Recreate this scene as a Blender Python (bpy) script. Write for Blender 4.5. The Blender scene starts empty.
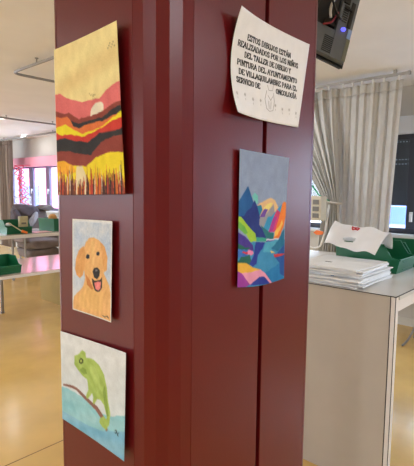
import bpy, bmesh, math, random
import numpy as np
from mathutils import Vector, Matrix

random.seed(4)
rng = np.random.default_rng(4)
SC = bpy.context.scene
COL = SC.collection

# ------------------------------------------------------------------ camera
cam_d = bpy.data.cameras.new('camera')
cam = bpy.data.objects.new('camera', cam_d)
COL.objects.link(cam)
_f0 = Vector((0.744, 0.668, 0)).normalized()
_P, _r = math.radians(5.5), math.radians(0.62)
_R0 = Vector((_f0.y, -_f0.x, 0))
_f = _f0*math.cos(_P) - Vector((0, 0, 1))*math.sin(_P)
_U0 = _R0.cross(_f)
_R = _R0*math.cos(_r) + _U0*math.sin(_r)
_U = _U0*math.cos(_r) - _R0*math.sin(_r)
cam.matrix_world = Matrix(((_R.x, _U.x, -_f.x, 0), (_R.y, _U.y, -_f.y, 0), (_R.z, _U.z, -_f.z, 1.5), (0, 0, 0, 1)))
cam_d.sensor_fit = 'HORIZONTAL'
cam_d.sensor_width = 36.0
cam_d.lens = 36.0*450/414
cam_d.clip_start = 0.02
cam_d.clip_end = 200
SC.camera = cam

# ------------------------------------------------------------------ colour management and light
SC.view_settings.view_transform = 'Standard'
SC.view_settings.look = 'None'
SC.view_settings.gamma = 1
SC.view_settings.use_curve_mapping = False
SC.view_settings.exposure = 0.8

w = bpy.data.worlds.new('world')
SC.world = w
w.use_nodes = True
wn = w.node_tree.nodes
wl = w.node_tree.links
bgn = wn['Background']
tc = wn.new('ShaderNodeTexCoord')
sep = wn.new('ShaderNodeSeparateXYZ')
wl.new(tc.outputs['Generated'], sep.inputs[0])
cr = wn.new('ShaderNodeValToRGB')
cr.color_ramp.elements[0].position = 0.0
cr.color_ramp.elements[0].color = (0.80, 0.90, 1.0, 1)
cr.color_ramp.elements[1].position = 0.7
cr.color_ramp.elements[1].color = (0.66, 0.80, 1.0, 1)
wl.new(sep.outputs['Z'], cr.inputs[0])
wl.new(cr.outputs[0], bgn.inputs['Color'])
bgn.inputs['Strength'].default_value = 6.0

def portal(name, loc, rot, sx, sy):
    # daylight enters the room through its seen windows and two added unseen openings
    d = bpy.data.lights.new(name, 'AREA')
    d.shape = 'RECTANGLE'
    d.size = sx
    d.size_y = sy
    d.cycles.is_portal = True
    o = bpy.data.objects.new(name, d)
    o.location = loc
    o.rotation_euler = rot
    COL.objects.link(o)
    return o
portal('daylight_added_rear_window', (-5.14, 7.0, 1.6), (0, -math.pi/2, 0), 1.5, 5.0)
portal('daylight_far_window', (5.4, 9.5, 1.5), (0, math.pi/2, 0), 1.05, 4.0)
portal('daylight_near_window', (5.4, 0.25, 1.55), (0, math.pi/2, 0), 1.2, 5.8)
portal('daylight_added_side_window', (0.6, 12.64, 1.55), (-math.pi/2, 0, 0), 6.0, 1.5)

# ------------------------------------------------------------------ materials
def lin(c):
    out = []
    for v in c:
        v = v/255.0
        out.append(v/12.92 if v <= 0.04045 else ((v+0.055)/1.055)**2.4)
    return tuple(out)

def mat(name, rgb, rough=0.5, var=0.0, scale=8.0, bump=0.0, bscale=60.0, metal=0.0, spec=0.5, coat=0.0, stretch=(1, 1, 1), emit=None, estr=0.0):
    m = bpy.data.materials.new(name)
    m.use_nodes = True
    nt = m.node_tree
    b = nt.nodes['Principled BSDF']
    c = lin(rgb)
    b.inputs['Roughness'].default_value = rough
    b.inputs['Metallic'].default_value = metal
    b.inputs['Specular IOR Level'].default_value = spec
    b.inputs['Coat Weight'].default_value = coat
    b.inputs['Coat Roughness'].default_value = 0.08
    t = nt.nodes.new('ShaderNodeTexCoord')
    mp = nt.nodes.new('ShaderNodeMapping')
    mp.inputs['Scale'].default_value = stretch
    nt.links.new(t.outputs['Object'], mp.inputs[0])
    n = nt.nodes.new('ShaderNodeTexNoise')
    n.inputs['Scale'].default_value = scale
    n.inputs['Detail'].default_value = 4
    nt.links.new(mp.outputs[0], n.inputs['Vector'])
    r = nt.nodes.new('ShaderNodeValToRGB')
    lo = tuple(max(0, x*(1-var)) for x in c)
    hi = tuple(min(1, x*(1+var)) for x in c)
    r.color_ramp.elements[0].position = 0.3
    r.color_ramp.elements[1].position = 0.7
    r.color_ramp.elements[0].color = (*lo, 1)
    r.color_ramp.elements[1].color = (*hi, 1)
    nt.links.new(n.outputs['Fac'], r.inputs[0])
    nt.links.new(r.outputs[0], b.inputs['Base Color'])
    if bump > 0:
        n2 = nt.nodes.new('ShaderNodeTexNoise')
        n2.inputs['Scale'].default_value = bscale
        nt.links.new(mp.outputs[0], n2.inputs['Vector'])
        bp = nt.nodes.new('ShaderNodeBump')
        bp.inputs['Strength'].default_value = bump
        bp.inputs['Distance'].default_value = 0.004
        nt.links.new(n2.outputs['Fac'], bp.inputs['Height'])
        nt.links.new(bp.outputs[0], b.inputs['Normal'])
    if emit:
        b.inputs['Emission Color'].default_value = (*lin(emit), 1)
        b.inputs['Emission Strength'].default_value = estr
    return m

def cloth_mat(name, rgb, trans=0.35):
    m = mat(name, rgb, 0.9, 0.06, 14, 0.25, 300, spec=0.15)
    nt = m.node_tree
    b = nt.nodes['Principled BSDF']
    out = nt.nodes['Material Output']
    t = nt.nodes.new('ShaderNodeBsdfTranslucent')
    t.inputs['Color'].default_value = (*lin(rgb), 1)
    mx = nt.nodes.new('ShaderNodeMixShader')
    mx.inputs[0].default_value = trans
    nt.links.new(b.outputs[0], mx.inputs[1])
    nt.links.new(t.outputs[0], mx.inputs[2])
    nt.links.new(mx.outputs[0], out.inputs[0])
    return m

def glass_mat(name, tint=(0.92, 0.96, 1.0)):
    m = bpy.data.materials.new(name)
    m.use_nodes = True
    nt = m.node_tree
    nt.nodes.remove(nt.nodes['Principled BSDF'])
    out = nt.nodes['Material Output']
    tr = nt.nodes.new('ShaderNodeBsdfTransparent')
    tr.inputs[0].default_value = (*tint, 1)
    gl = nt.nodes.new('ShaderNodeBsdfGlossy')
    gl.inputs['Roughness'].default_value = 0.02
    fr = nt.nodes.new('ShaderNodeLayerWeight')
    fr.inputs['Blend'].default_value = 0.2
    pw = nt.nodes.new('ShaderNodeMapRange')
    pw.inputs['To Min'].default_value = 0.05
    pw.inputs['To Max'].default_value = 0.35
    nt.links.new(fr.outputs['Facing'], pw.inputs['Value'])
    mx = nt.nodes.new('ShaderNodeMixShader')
    nt.links.new(pw.outputs[0], mx.inputs[0])
    nt.links.new(tr.outputs[0], mx.inputs[1])
    nt.links.new(gl.outputs[0], mx.inputs[2])
    nt.links.new(mx.outputs[0], out.inputs[0])
    return m

def pigment_mat(name, rough=0.75):
    m = mat(name, (255, 255, 255), rough, spec=0.3, bump=0.12, bscale=500)
    nt = m.node_tree
    a = nt.nodes.new('ShaderNodeVertexColor')
    a.layer_name = 'pigment'
    nt.links.new(a.outputs['Color'], nt.nodes['Principled BSDF'].inputs['Base Color'])
    return m

def floor_mat():
    m = mat('yellow_linoleum', (222, 184, 112), 0.2, 0.10, 2.5, 0.06, 9, spec=0.6)
    nt = m.node_tree
    b = nt.nodes['Principled BSDF']
    src = b.inputs['Base Color'].links[0].from_socket
    # welded seams between the sheets
    t = nt.nodes.new('ShaderNodeTexCoord')
    s = nt.nodes.new('ShaderNodeSeparateXYZ')
    nt.links.new(t.outputs['Object'], s.inputs[0])
    a = nt.nodes.new('ShaderNodeMath'); a.operation = 'ADD'; a.inputs[1].default_value = -2.34
    nt.links.new(s.outputs['Y'], a.inputs[0])
    p = nt.nodes.new('ShaderNodeMath'); p.operation = 'PINGPONG'; p.inputs[1].default_value = 3.0
    nt.links.new(a.outputs[0], p.inputs[0])
    l = nt.nodes.new('ShaderNodeMath'); l.operation = 'LESS_THAN'; l.inputs[1].default_value = 0.004
    nt.links.new(p.outputs[0], l.inputs[0])
    mx = nt.nodes.new('ShaderNodeMix'); mx.data_type = 'RGBA'
    nt.links.new(l.outputs[0], mx.inputs[0])
    nt.links.new(src, mx.inputs[6])
    mx.inputs[7].default_value = (*lin((120, 90, 55)), 1)
    nt.links.new(mx.outputs[2], b.inputs['Base Color'])
    return m

M = dict(
    floor=floor_mat(),
    ceiling=mat('ceiling_paint', (244, 242, 242), 0.95, 0.03, 2, spec=0.1),
    wall=mat('warm_white_wall_paint', (212, 207, 200), 0.9, 0.04, 3, spec=0.2),
    wall_low=mat('pale_wall_paint', (205, 205, 205), 0.8, 0.04, 3, spec=0.2),
    base=mat('white_baseboard', (225, 222, 215), 0.5, 0.03, 3),
    red=mat('dark_red_enamel', (98, 8, 16), 0.34, 0.04, 5, 0.05, 260, spec=0.42),
    dark=mat('dark_recess', (22, 8, 8), 0.7),
    paper=mat('white_paper', (240, 238, 238), 0.8, 0.03, 30, spec=0.3),
    ink=mat('black_ink', (28, 28, 30), 0.6),
    pencil=mat('faint_pencil', (196, 192, 190), 0.8),
    pig=pigment_mat('pigment_on_paper'),
    laminate=mat('beige_grey_laminate', (188, 178, 166), 0.55, 0.03, 6),
    top=mat('white_worktop_laminate', (214, 210, 204), 0.3, 0.03, 5),
    edge=mat('pale_edge_band', (232, 226, 222), 0.5),
    black=mat('black_edge', (25, 25, 27), 0.5),
    green=mat('green_plastic', (14, 104, 66), 0.38, 0.05, 6, spec=0.5),
    teal=mat('pale_green_plastic', (130, 200, 175), 0.3),
    curtain=cloth_mat('cream_curtain_cloth', (228, 225, 220), 0.42),
    curtain2=cloth_mat('grey_brown_curtain_cloth', (160, 146, 138), 0.2),
    alu=mat('brushed_aluminium', (170, 168, 165), 0.35, 0.05, 20, metal=0.8),
    track=mat('grey_curtain_track', (150, 148, 148), 0.5, metal=0.3),
    whitepl=mat('white_plastic', (232, 232, 230), 0.4),
    frame=mat('dark_grey_window_frame', (62, 66, 78), 0.45),
    framel=mat('mauve_grey_window_frame', (120, 105, 135), 0.45),
    shutter=mat('charcoal_shutter_slat', (46, 50, 58), 0.5),
    hole=mat('shutter_light_hole', (190, 205, 220), 0.6),
    glass=glass_mat('window_glass'),
    blindbox=mat('white_blind_box', (225, 228, 235), 0.6),
    pinkglowbox=mat('blind_box_painted_pink_glow', (246, 168, 188), 0.6),  # white blind box; the pink glow falling on it is put into the base colour
    sill=mat('white_sill', (228, 230, 234), 0.4),
    tvcase=mat('charcoal_plastic_case', (98, 104, 108), 0.45, 0.04, 30, 0.1, 400),
    tvdark=mat('black_plastic', (14, 14, 16), 0.4),
    tvolive=mat('grey_green_plastic', (112, 116, 100), 0.5),
    tvlabel=mat('pale_blue_label', (140, 170, 215), 0.5),
    led=mat('blue_indicator_light', (60, 60, 220), 0.4, emit=(80, 80, 255), estr=1.6),
    screen=mat('glossy_black_screen', (10, 10, 14), 0.08),
    redcable=mat('red_rubber_cable', (150, 35, 45), 0.5),
    whitecable=mat('white_cable', (225, 222, 215), 0.5),
    oak=mat('pale_olive_laminate', (176, 152, 92), 0.5, 0.04, 8),
    tabletop=mat('cream_laminate_tabletop', (196, 182, 170), 0.16, 0.03, 4, spec=0.7),
    chrome=mat('grey_steel_tube', (160, 160, 162), 0.3, metal=0.8),
    grey_fab=mat('grey_upholstery', (128, 116, 112), 0.9, 0.12, 9, 0.3, 60, spec=0.2),
    grey_fab2=mat('dark_grey_garment', (96, 88, 94), 0.9, 0.15, 12, 0.3, 60, spec=0.2),
    silver_fab=mat('silver_grey_fabric', (170, 168, 178), 0.6, 0.1, 12, 0.3, 60),
    card=mat('kraft_card', (196, 186, 148), 0.8, 0.08, 20),
    orange=mat('orange_plastic', (240, 118, 30), 0.45),
    skinball=mat('ochre_sponge', (206, 150, 88), 0.95, 0.15, 40, 0.4, 80),
    redribbon=mat('red_foil_ribbon', (222, 60, 90), 0.4),
    pump=mat('ivory_device_plastic', (206, 196, 176), 0.5, 0.04, 20),
    pumpdark=mat('grey_device_panel', (110, 108, 104), 0.5),
    clip=mat('green_clip_plastic', (70, 180, 140), 0.4),
    redlogo=mat('red_print', (214, 50, 62), 0.6),
    bluelogo=mat('pale_blue_print', (120, 150, 190), 0.7),
    bag=mat('white_glossy_plastic', (245, 245, 248), 0.35, 0.03, 12, 0.25, 25),
    wrap=mat('white_folded_plastic', (240, 240, 240), 0.55, 0.04, 14, 0.35, 45),
    facade=mat('pale_blue_facade', (150, 172, 205), 0.8, 0.05, 2),
    addedpinkfacade=mat('added_rose_facade', (252, 128, 156), 0.8, 0.05, 2),
    facadeglass=mat('facade_window', (70, 100, 160), 0.3),
    ground=mat('outdoor_paving', (228, 228, 230), 0.9, 0.1, 2),
    lamp=mat('lit_diffuser', (255, 250, 240), 0.5, emit=(255, 247, 235), estr=4.0),
)

# ------------------------------------------------------------------ mesh helpers
class MB:
    def __init__(s):
        s.v, s.f, s.mi = [], [], []
    def add(s, vs, fs, mi=0):
        k = len(s.v)
        s.v += [tuple(v) for v in vs]
        s.f += [tuple(i+k for i in f) for f in fs]
        s.mi += [mi]*len(fs)
    def box(s, a, b, mi=0, mx=None):
        (x0, y0, z0), (x1, y1, z1) = a, b
        vs = [Vector(p) for p in ((x0,y0,z0),(x1,y0,z0),(x1,y1,z0),(x0,y1,z0),(x0,y0,z1),(x1,y0,z1),(x1,y1,z1),(x0,y1,z1))]
        if mx: vs = [mx @ v for v in vs]
        s.add(vs, [(0,3,2,1),(4,5,6,7),(0,1,5,4),(1,2,6,5),(2,3,7,6),(3,0,4,7)], mi)
    def cbox(s, c, d, mi=0, mx=None):
        s.box([c[i]-d[i]/2 for i in range(3)], [c[i]+d[i]/2 for i in range(3)], mi, mx)
    def tube(s, pts, r, n=10, mi=0, cap=True):
        pts = [Vector(p) for p in pts]
        rings = []
        up = None
        for i, p in enumerate(pts):
            t = (pts[min(i+1, len(pts)-1)] - pts[max(i-1, 0)]).normalized()
            if up is None:
                up = Vector((0, 0, 1)) if abs(t.z) < 0.9 else Vector((1, 0, 0))
            a = t.cross(up).normalized()
            up = a.cross(t).normalized()
            rr = r[i] if isinstance(r, (list, tuple)) else r
            rings.append([p + a*math.cos(2*math.pi*k/n)*rr + up*math.sin(2*math.pi*k/n)*rr for k in range(n)])
        vs = [v for rg in rings for v in rg]
        fs = []
        for i in range(len(pts)-1):
            for k in range(n):
                k2 = (k+1) % n
                fs.append((i*n+k, i*n+k2, (i+1)*n+k2, (i+1)*n+k))
        if cap:
            fs.append(tuple(range(n))[::-1])
            fs.append(tuple((len(pts)-1)*n+k for k in range(n)))
        s.add(vs, fs, mi)
    def lathe(s, prof, c, n=24, mi=0):
        vs, fs = [], []
        for (r, z) in prof:
            for k in range(n):
                a = 2*math.pi*k/n
                vs.append((c[0]+r*math.cos(a), c[1]+r*math.sin(a), c[2]+z))
        for i in range(len(prof)-1):
            for k in range(n):
                k2 = (k+1) % n
                fs.append((i*n+k, i*n+k2, (i+1)*n+k2, (i+1)*n+k))
        fs.append(tuple(range(n))[::-1])
        fs.append(tuple((len(prof)-1)*n+k for k in range(n)))
        s.add(vs, fs, mi)
    def prism(s, poly, a0, a1, axis, mi=0):
        def P(p, a):
            q = list(p)
            q.insert(axis, a)
            return tuple(q)
        n = len(poly)
        vs = [P(p, a0) for p in poly] + [P(p, a1) for p in poly]
        fs = [tuple(range(n)), tuple(range(2*n-1, n-1, -1))] + [(i, (i+1) % n, n+(i+1) % n, n+i) for i in range(n)]
        s.add(vs, fs, mi)
    def grid(s, fn, nu, nv, mi=0):
        vs = [fn(i/nu, j/nv) for j in range(nv+1) for i in range(nu+1)]
        fs = [(j*(nu+1)+i, j*(nu+1)+i+1, (j+1)*(nu+1)+i+1, (j+1)*(nu+1)+i) for j in range(nv) for i in range(nu)]
        s.add(vs, fs, mi)
    def build(s, name, mats, parent=None, smooth=False, bevel=0, solid=0, loc=None, sub=0):
        me = bpy.data.meshes.new(name)
        org = Vector(loc) if loc else Vector((0, 0, 0))
        me.from_pydata([tuple(Vector(v)-org) for v in s.v], [], s.f)
        if not isinstance(mats, (list, tuple)): mats = [mats]
        for m in mats: me.materials.append(m)
        me.polygons.foreach_set('material_index', s.mi)
        bm = bmesh.new()
        bm.from_mesh(me)
        bmesh.ops.recalc_face_normals(bm, faces=bm.faces)
        bm.to_mesh(me)
        bm.free()
        if smooth:
            me.polygons.foreach_set('use_smooth', [True]*len(me.polygons))
        me.update()
        o = bpy.data.objects.new(name, me)
        COL.objects.link(o)
        o.location = org
        if parent: o.parent = parent
        if solid:
            m = o.modifiers.new('solid', 'SOLIDIFY'); m.thickness = solid; m.offset = 0
        if bevel:
            m = o.modifiers.new('bevel', 'BEVEL'); m.width = bevel; m.segments = 2; m.limit_method = 'ANGLE'
        if sub:
            m = o.modifiers.new('sub', 'SUBSURF'); m.levels = sub; m.render_levels = sub
        return o

def tag(o, label=None, cat=None, group=None, kind=None):
    if label: o['label'] = label
    if cat: o['category'] = cat
    if group: o['group'] = group
    if kind: o['kind'] = kind
    return o

def thing(name, label, cat, loc=(0, 0, 0), group=None, rz=0):
    o = bpy.data.objects.new(name, None)
    COL.objects.link(o)
    o.location = loc
    o.rotation_euler = (0, 0, rz)
    o.empty_display_size = 0.1
    return tag(o, label, cat, group)

def under(o, root):
    # keep the world place of a part built in world coordinates
    o.parent = root
    o.matrix_parent_inverse = Matrix.LocRotScale(root.location, root.rotation_euler, None).inverted()
    return o

def copy_tree(root, loc, label=None, group=None, rz=None):
    r = root.copy(); COL.objects.link(r); r.location = loc
    if rz is not None: r.rotation_euler = (0, 0, rz)
    if label: r['label'] = label
    if group: r['group'] = group
    for ch in list(root.children):
        c = ch.copy(); COL.objects.link(c); c.parent = r
        for g in list(ch.children):
            d = g.copy(); COL.objects.link(d); d.parent = c
    return r

# ================================================================== THE SETTING
XW, YL, YR, XB, ZC = 5.2, 12.5, -3.0, -5.0, 2.65
def struct(name, mb, m, **k):
    return tag(mb.build(name, m, **k), kind='structure')

b = MB(); b.box((XB-.1, YR-.1, -.1), (XW+.1, YL+.1, 0)); struct('floor', b, M['floor'])
b = MB(); b.box((XB-.1, YR-.1, ZC), (XW+.1, YL+.1, ZC+.1)); struct('ceiling', b, M['ceiling'])
b = MB(); b.box((XB, YL, 0), (XW, YL+.15, .8)); b.box((XB, YL, 2.3), (XW, YL+.15, ZC)); b.box((XB, YL, .8), (-2.4, YL+.15, 2.3)); b.box((3.6, YL, .8), (XW, YL+.15, 2.3)); struct('wall_left', b, M['wall'])
b = MB(); b.box((XB, YR-.15, 0), (XW, YR, ZC)); struct('wall_right', b, M['wall'])
b = MB(); b.box((XB-.15, YR-.1, 0), (XB, YL+.1, .85)); b.box((XB-.15, YR-.1, 2.35), (XB, YL+.1, ZC)); b.box((XB-.15, YR-.1, .85), (XB, 4.5, 2.35)); b.box((XB-.15, 9.5, .85), (XB, YL+.1, 2.35)); struct('wall_front', b, M['wall'])
def added_window(name, axis, c, a0, a1, z0, z1, n):
    b = MB()
    def bx(p0, p1, q0, q1):
        if axis == 0: b.box((c, p0, q0), (c+.05, p1, q1))
        else: b.box((p0, c, q0), (p1, c+.05, q1))
    bx(a0, a1, z0, z0+.06); bx(a0, a1, z1-.06, z1)
    for k in range(n+1):
        y = a0+(a1-a0-.06)*k/n; bx(y, y+.06, z0+.06, z1-.06)
    struct(name, b, M['frame'])
added_window('added_window_rear', 0, XB-.1, 4.5, 9.5, .85, 2.35, 4)  # unseen rear window, added to light the surfaces facing the viewer
added_window('added_window_side', 1, YL+.05, -2.4, 3.6, .8, 2.3, 5)  # unseen side window, added for more daylight from the left
# window wall with two openings: (y0, y1, z0, z1)
W1 = (7.6, 11.45, 0.99, 2.02)
W2 = (-2.6, 3.1, 1.03, 2.14)
b = MB()
b.box((XW, YR, 0), (XW+.22, YL, .99))
b.box((XW, YR, 2.14), (XW+.22, YL, ZC))
b.box((XW, YR, .99), (XW+.22, W2[0], 2.14))
b.box((XW, W2[0], .99), (XW+.22, W2[1], W2[2]))
b.box((XW, W2[1], .99), (XW+.22, W1[0], 2.14))
b.box((XW, W1[1], .99), (XW+.22, YL, 2.14))
b.box((XW, W1[0], W1[3]), (XW+.22, W1[1], 2.14))
struct('wall_back', b, M['wall'])
b = MB(); b.box((XW-.014, YR, 0), (XW, YL, .09)); struct('baseboard_back', b, M['base'])
b = MB(); b.box((XW-.13, W1[0]-.2, 1.99), (XW, 11.6, 2.2)); struct('trim_1', b, M['pinkglowbox'], bevel=.006)
b = MB(); b.box((XW-.13, W2[0]-.2, 2.13), (XW, W2[1]+.1, 2.31)); struct('trim_2', b, M['blindbox'], bevel=.006)

def window(name, W, mull, fm, x):
    y0, y1, z0, z1 = W
    t = bpy.data.objects.new(name, None); COL.objects.link(t); t.location = (x, y0, z0); tag(t, kind='structure')
    b = MB()
    b.box((x, y0, z0), (x+.06, y1, z0+.06)); b.box((x, y0, z1-.06), (x+.06, y1, z1))
    b.box((x, y0, z0+.06), (x+.06, y0+.06, z1-.06)); b.box((x, y1-.06, z0+.06), (x+.06, y1, z1-.06))
    for (m0, m1) in mull: b.box((x, m0, z0+.06), (x+.06, m1, z1-.06))
    under(b.build('window_frame', fm, bevel=.004), t)
    b = MB(); b.box((x+.035, y0+.06, z0+.06), (x+.041, y1-.06, z1-.06))
    under(b.build('window_pane', M['glass']), t)
    b = MB(); b.box((XW-.10, y0-.05, z0-.035), (x+.02, y1+.05, z0)); 
    under(b.build('window_sill', M['sill'], bevel=.004), t)
    return t
w1 = window('window_1', W1, [(9.56, 9.72), (10.33, 10.52), (10.98, 11.06), (8.6, 8.72)], M['framel'], XW+.06)
for y in (9.56, 10.33):
    b = MB(); b.cbox((XW+.05, y+.03, 1.45), (.03, .02, .05)); b.cbox((XW+.03, y+.03, 1.42), (.015, .02, .12))
    under(b.build('window_handle', M['whitepl'], bevel=.003), w1)
w2 = window('window_2', W2, [(1.62, 1.72), (2.6, 2.7), (.3, .4), (-1.2, -1.1)], M['frame'], XW+.06)
# rolled shutter hanging outside window 2
b = MB(); z = 2.14
while z > 1.36:
    b.box((XW+.15, .35, z-.0505), (XW+.165, W2[1], z-.004)); b.box((XW+.153, .35, z-.004), (XW+.162, W2[1], z))
    z -= .05
for zz in (2.118, 2.068, 1.868, 1.818):
    y = .37
    while y < W2[1]:
        b.box((XW+.1485, y, zz-.008), (XW+.15, y+.016, zz+.004), 1); y += .035
under(b.build('rolling_shutter', [M['shutter'], M['hole']]), w2)
b = MB(); b.cbox((XW+.045, 1.66, 1.22), (.03, .03, .11)); b.cbox((XW+.02, 1.66, 1.24), (.02, .02, .02))
under(b.build('window_handle', M['whitepl'], bevel=.003), w2)

# outdoors
b = MB(); b.box((XW+.5, -30, -3.2), (60, 60, -3.0)); tag(b.build('paving', M['ground']), kind='structure')
bt = thing('office_building', 'pale blue building seen through the half shuttered window', 'building', (20, -2, -3))
b = MB(); b.box((20, -6, -3), (26, 9, 3.4)); under(b.build('wall', M['facade']), bt)
for k in range(3):
    b = MB(); z = -1.6+k*1.7
    b.box((19.95, -5.6, z), (20.0, 8.6, z+.75)); under(b.build('window_strip', M['facadeglass']), bt)

pf = thing('added_pink_building', 'added rosy building outside the far left window, tinting the reflections pink', 'building', (11, 19, -3))  # pink building added outside to colour the reflections in tables and floor
b = MB(); b.box((11, 12, -3), (16, 30, 6)); under(b.build('wall', M['addedpinkfacade']), pf)
for k in range(4):
    b = MB(); b.box((10.96, 13+4*k, .2), (11, 14.6+4*k, 1.6)); under(b.build('window', M['facadeglass']), pf)

# ================================================================== RED COLUMN
X0, X1, Y0, Y1 = .656, 1.33, .721, 1.168
colm = thing('column', 'dark red metal clad column with taped drawings on it', 'column', (.985, .95, 0))
def slab(name, a, c, bev=.0015):
    b = MB(); b.box(a, c); return under(b.build(name, M['red'], bevel=bev), colm)
RC = .095
b = MB(); b.box((X0+.022, Y0+.10, 0), (X1-.04, Y1-.034, ZC)); b.box((X0+.10, Y0+.021, 0), (X1-.04, Y0+.10, ZC)); under(b.build('core', M['dark']), colm)
T = .02
slab('left_panel', (X0, Y0+RC+.001, 0), (X0+T, Y1-.03, ZC))
slab('front_panel', (X0+RC+.001, Y0, 0), (1.026, Y0+T, ZC))
slab('front_panel', (1.044, Y0, 0), (X1-.036, Y0+T, ZC))
slab('right_panel', (X1-T, Y0+.036, 0), (X1, Y1-.03, ZC))
slab('rear_panel', (X0+.03, Y1-T, 0), (X1-.03, Y1, ZC))
def corner(cx, cy, r, a0, n, name='corner_trim', zig=0.0):
    # folded quarter-round cladding made of n flats
    outer, inner = [], []
    for i in range(n+1):
        a = a0 + (math.pi/2)*i/n
        rr = r + (zig if i % 2 else 0)
        outer.append((cx+math.cos(a)*rr, cy+math.sin(a)*rr))
        inner.append((cx+math.cos(a)*(r-.012), cy+math.sin(a)*(r-.012)))
    b = MB()
    for i in range(n):
        b.prism([outer[i], outer[i+1], inner[i+1], inner[i]], 0, ZC, 2)
    return under(b.build(name, M['red']), colm)
corner(X0+RC, Y0+RC, RC, math.pi, 5, zig=0.0)
corner(X1-.035, Y0+.035, .035, -math.pi/2, 6)
corner(X0+.029, Y1-.029, .029, math.pi/2, 5)
corner(X1-.029, Y1-.029, .029, 0, 5)

# ================================================================== DRAWINGS
SUNSET = [
    ((222, 112, 112), [(-0.05, 0.308), (0.014, 0.308), (0.098, 0.31), (0.2, 0.349), (0.435, 0.402), (0.703, 0.406), (0.825, 0.369), (0.932, 0.346), (1.03, 0.346), (1.05, 0.346), (1.05, 1.05), (-0.05, 1.05)]),
    ((236, 226, 205), [(0.562, 0.502), (0.571, 0.476), (0.586, 0.457), (0.61, 0.442), (0.644, 0.431), (0.681, 0.427), (0.714, 0.427), (0.743, 0.435), (0.762, 0.449), (0.763, 0.467), (0.751, 0.492)]),
    ((142, 62, 48), [(-0.05, 0.421), (0.019, 0.421), (0.16, 0.451), (0.226, 0.447), (0.387, 0.505), (0.52, 0.498), (0.569, 0.502), (0.752, 0.488), (0.886, 0.462), (1.036, 0.451), (1.05, 0.451), (1.05, 1.05), (-0.05, 1.05)]),
    ((222, 115, 55), [(-0.05, 0.458), (0.017, 0.458), (0.109, 0.469), (0.198, 0.469), (0.271, 0.512), (0.383, 0.564), (0.516, 0.546), (0.747, 0.546), (0.88, 0.529), (1.021, 0.505), (1.05, 0.505), (1.05, 1.05), (-0.05, 1.05)]),
    ((45, 42, 44), [(0.255, 0.501), (0.385, 0.536), (0.484, 0.527), (0.732, 0.526), (0.884, 0.487), (1.023, 0.478), (1.02, 0.513), (0.88, 0.529), (0.747, 0.546), (0.516, 0.547), (0.383, 0.564), (0.292, 0.542)]),
    ((238, 222, 30), [(-0.05, 0.531), (0.013, 0.531), (0.172, 0.521), (0.284, 0.562), (0.429, 0.602), (0.678, 0.587), (0.845, 0.551), (1.024, 0.503), (1.05, 0.503), (1.05, 1.05), (-0.05, 1.05)]),
    ((205, 55, 42), [(-0.05, 0.566), (0.02, 0.566), (0.085, 0.589), (0.249, 0.595), (0.428, 0.622), (0.66, 0.596), (0.878, 0.559), (1.021, 0.545), (1.05, 0.545), (1.05, 1.05), (-0.05, 1.05)]),
    ((42, 40, 42), [(-0.05, 0.615), (0.007, 0.615), (0.149, 0.611), (0.311, 0.642), (0.507, 0.661), (0.675, 0.619), (0.872, 0.62), (1.014, 0.61), (1.05, 0.61), (1.05, 1.05), (-0.05, 1.05)]),
    ((140, 58, 46), [(-0.05, 0.693), (0.012, 0.693), (0.209, 0.701), (0.371, 0.729), (0.55, 0.745), (0.703, 0.674), (0.869, 0.651), (1.011, 0.651), (1.05, 0.651), (1.05, 1.05), (-0.05, 1.05)]),
    ((238, 215, 35), [(-0.05, 0.767), (0.008, 0.767), (0.123, 0.763), (0.268, 0.801), (0.463, 0.813), (0.63, 0.762), (0.829, 0.739), (1.001, 0.753), (1.05, 0.753), (1.05, 1.05), (-0.05, 1.05)]),
    ((240, 175, 40), [(0.008, 0.767), (0.123, 0.763), (0.268, 0.801), (0.313, 0.844), (0.231, 0.863), (0.068, 0.85), (0.004, 0.833)]),
    ((232, 218, 175), [(0.326, 0.807), (0.414, 0.811), (0.459, 0.863), (0.492, 0.945), (0.258, 0.941), (0.311, 0.886)]),
]
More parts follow.
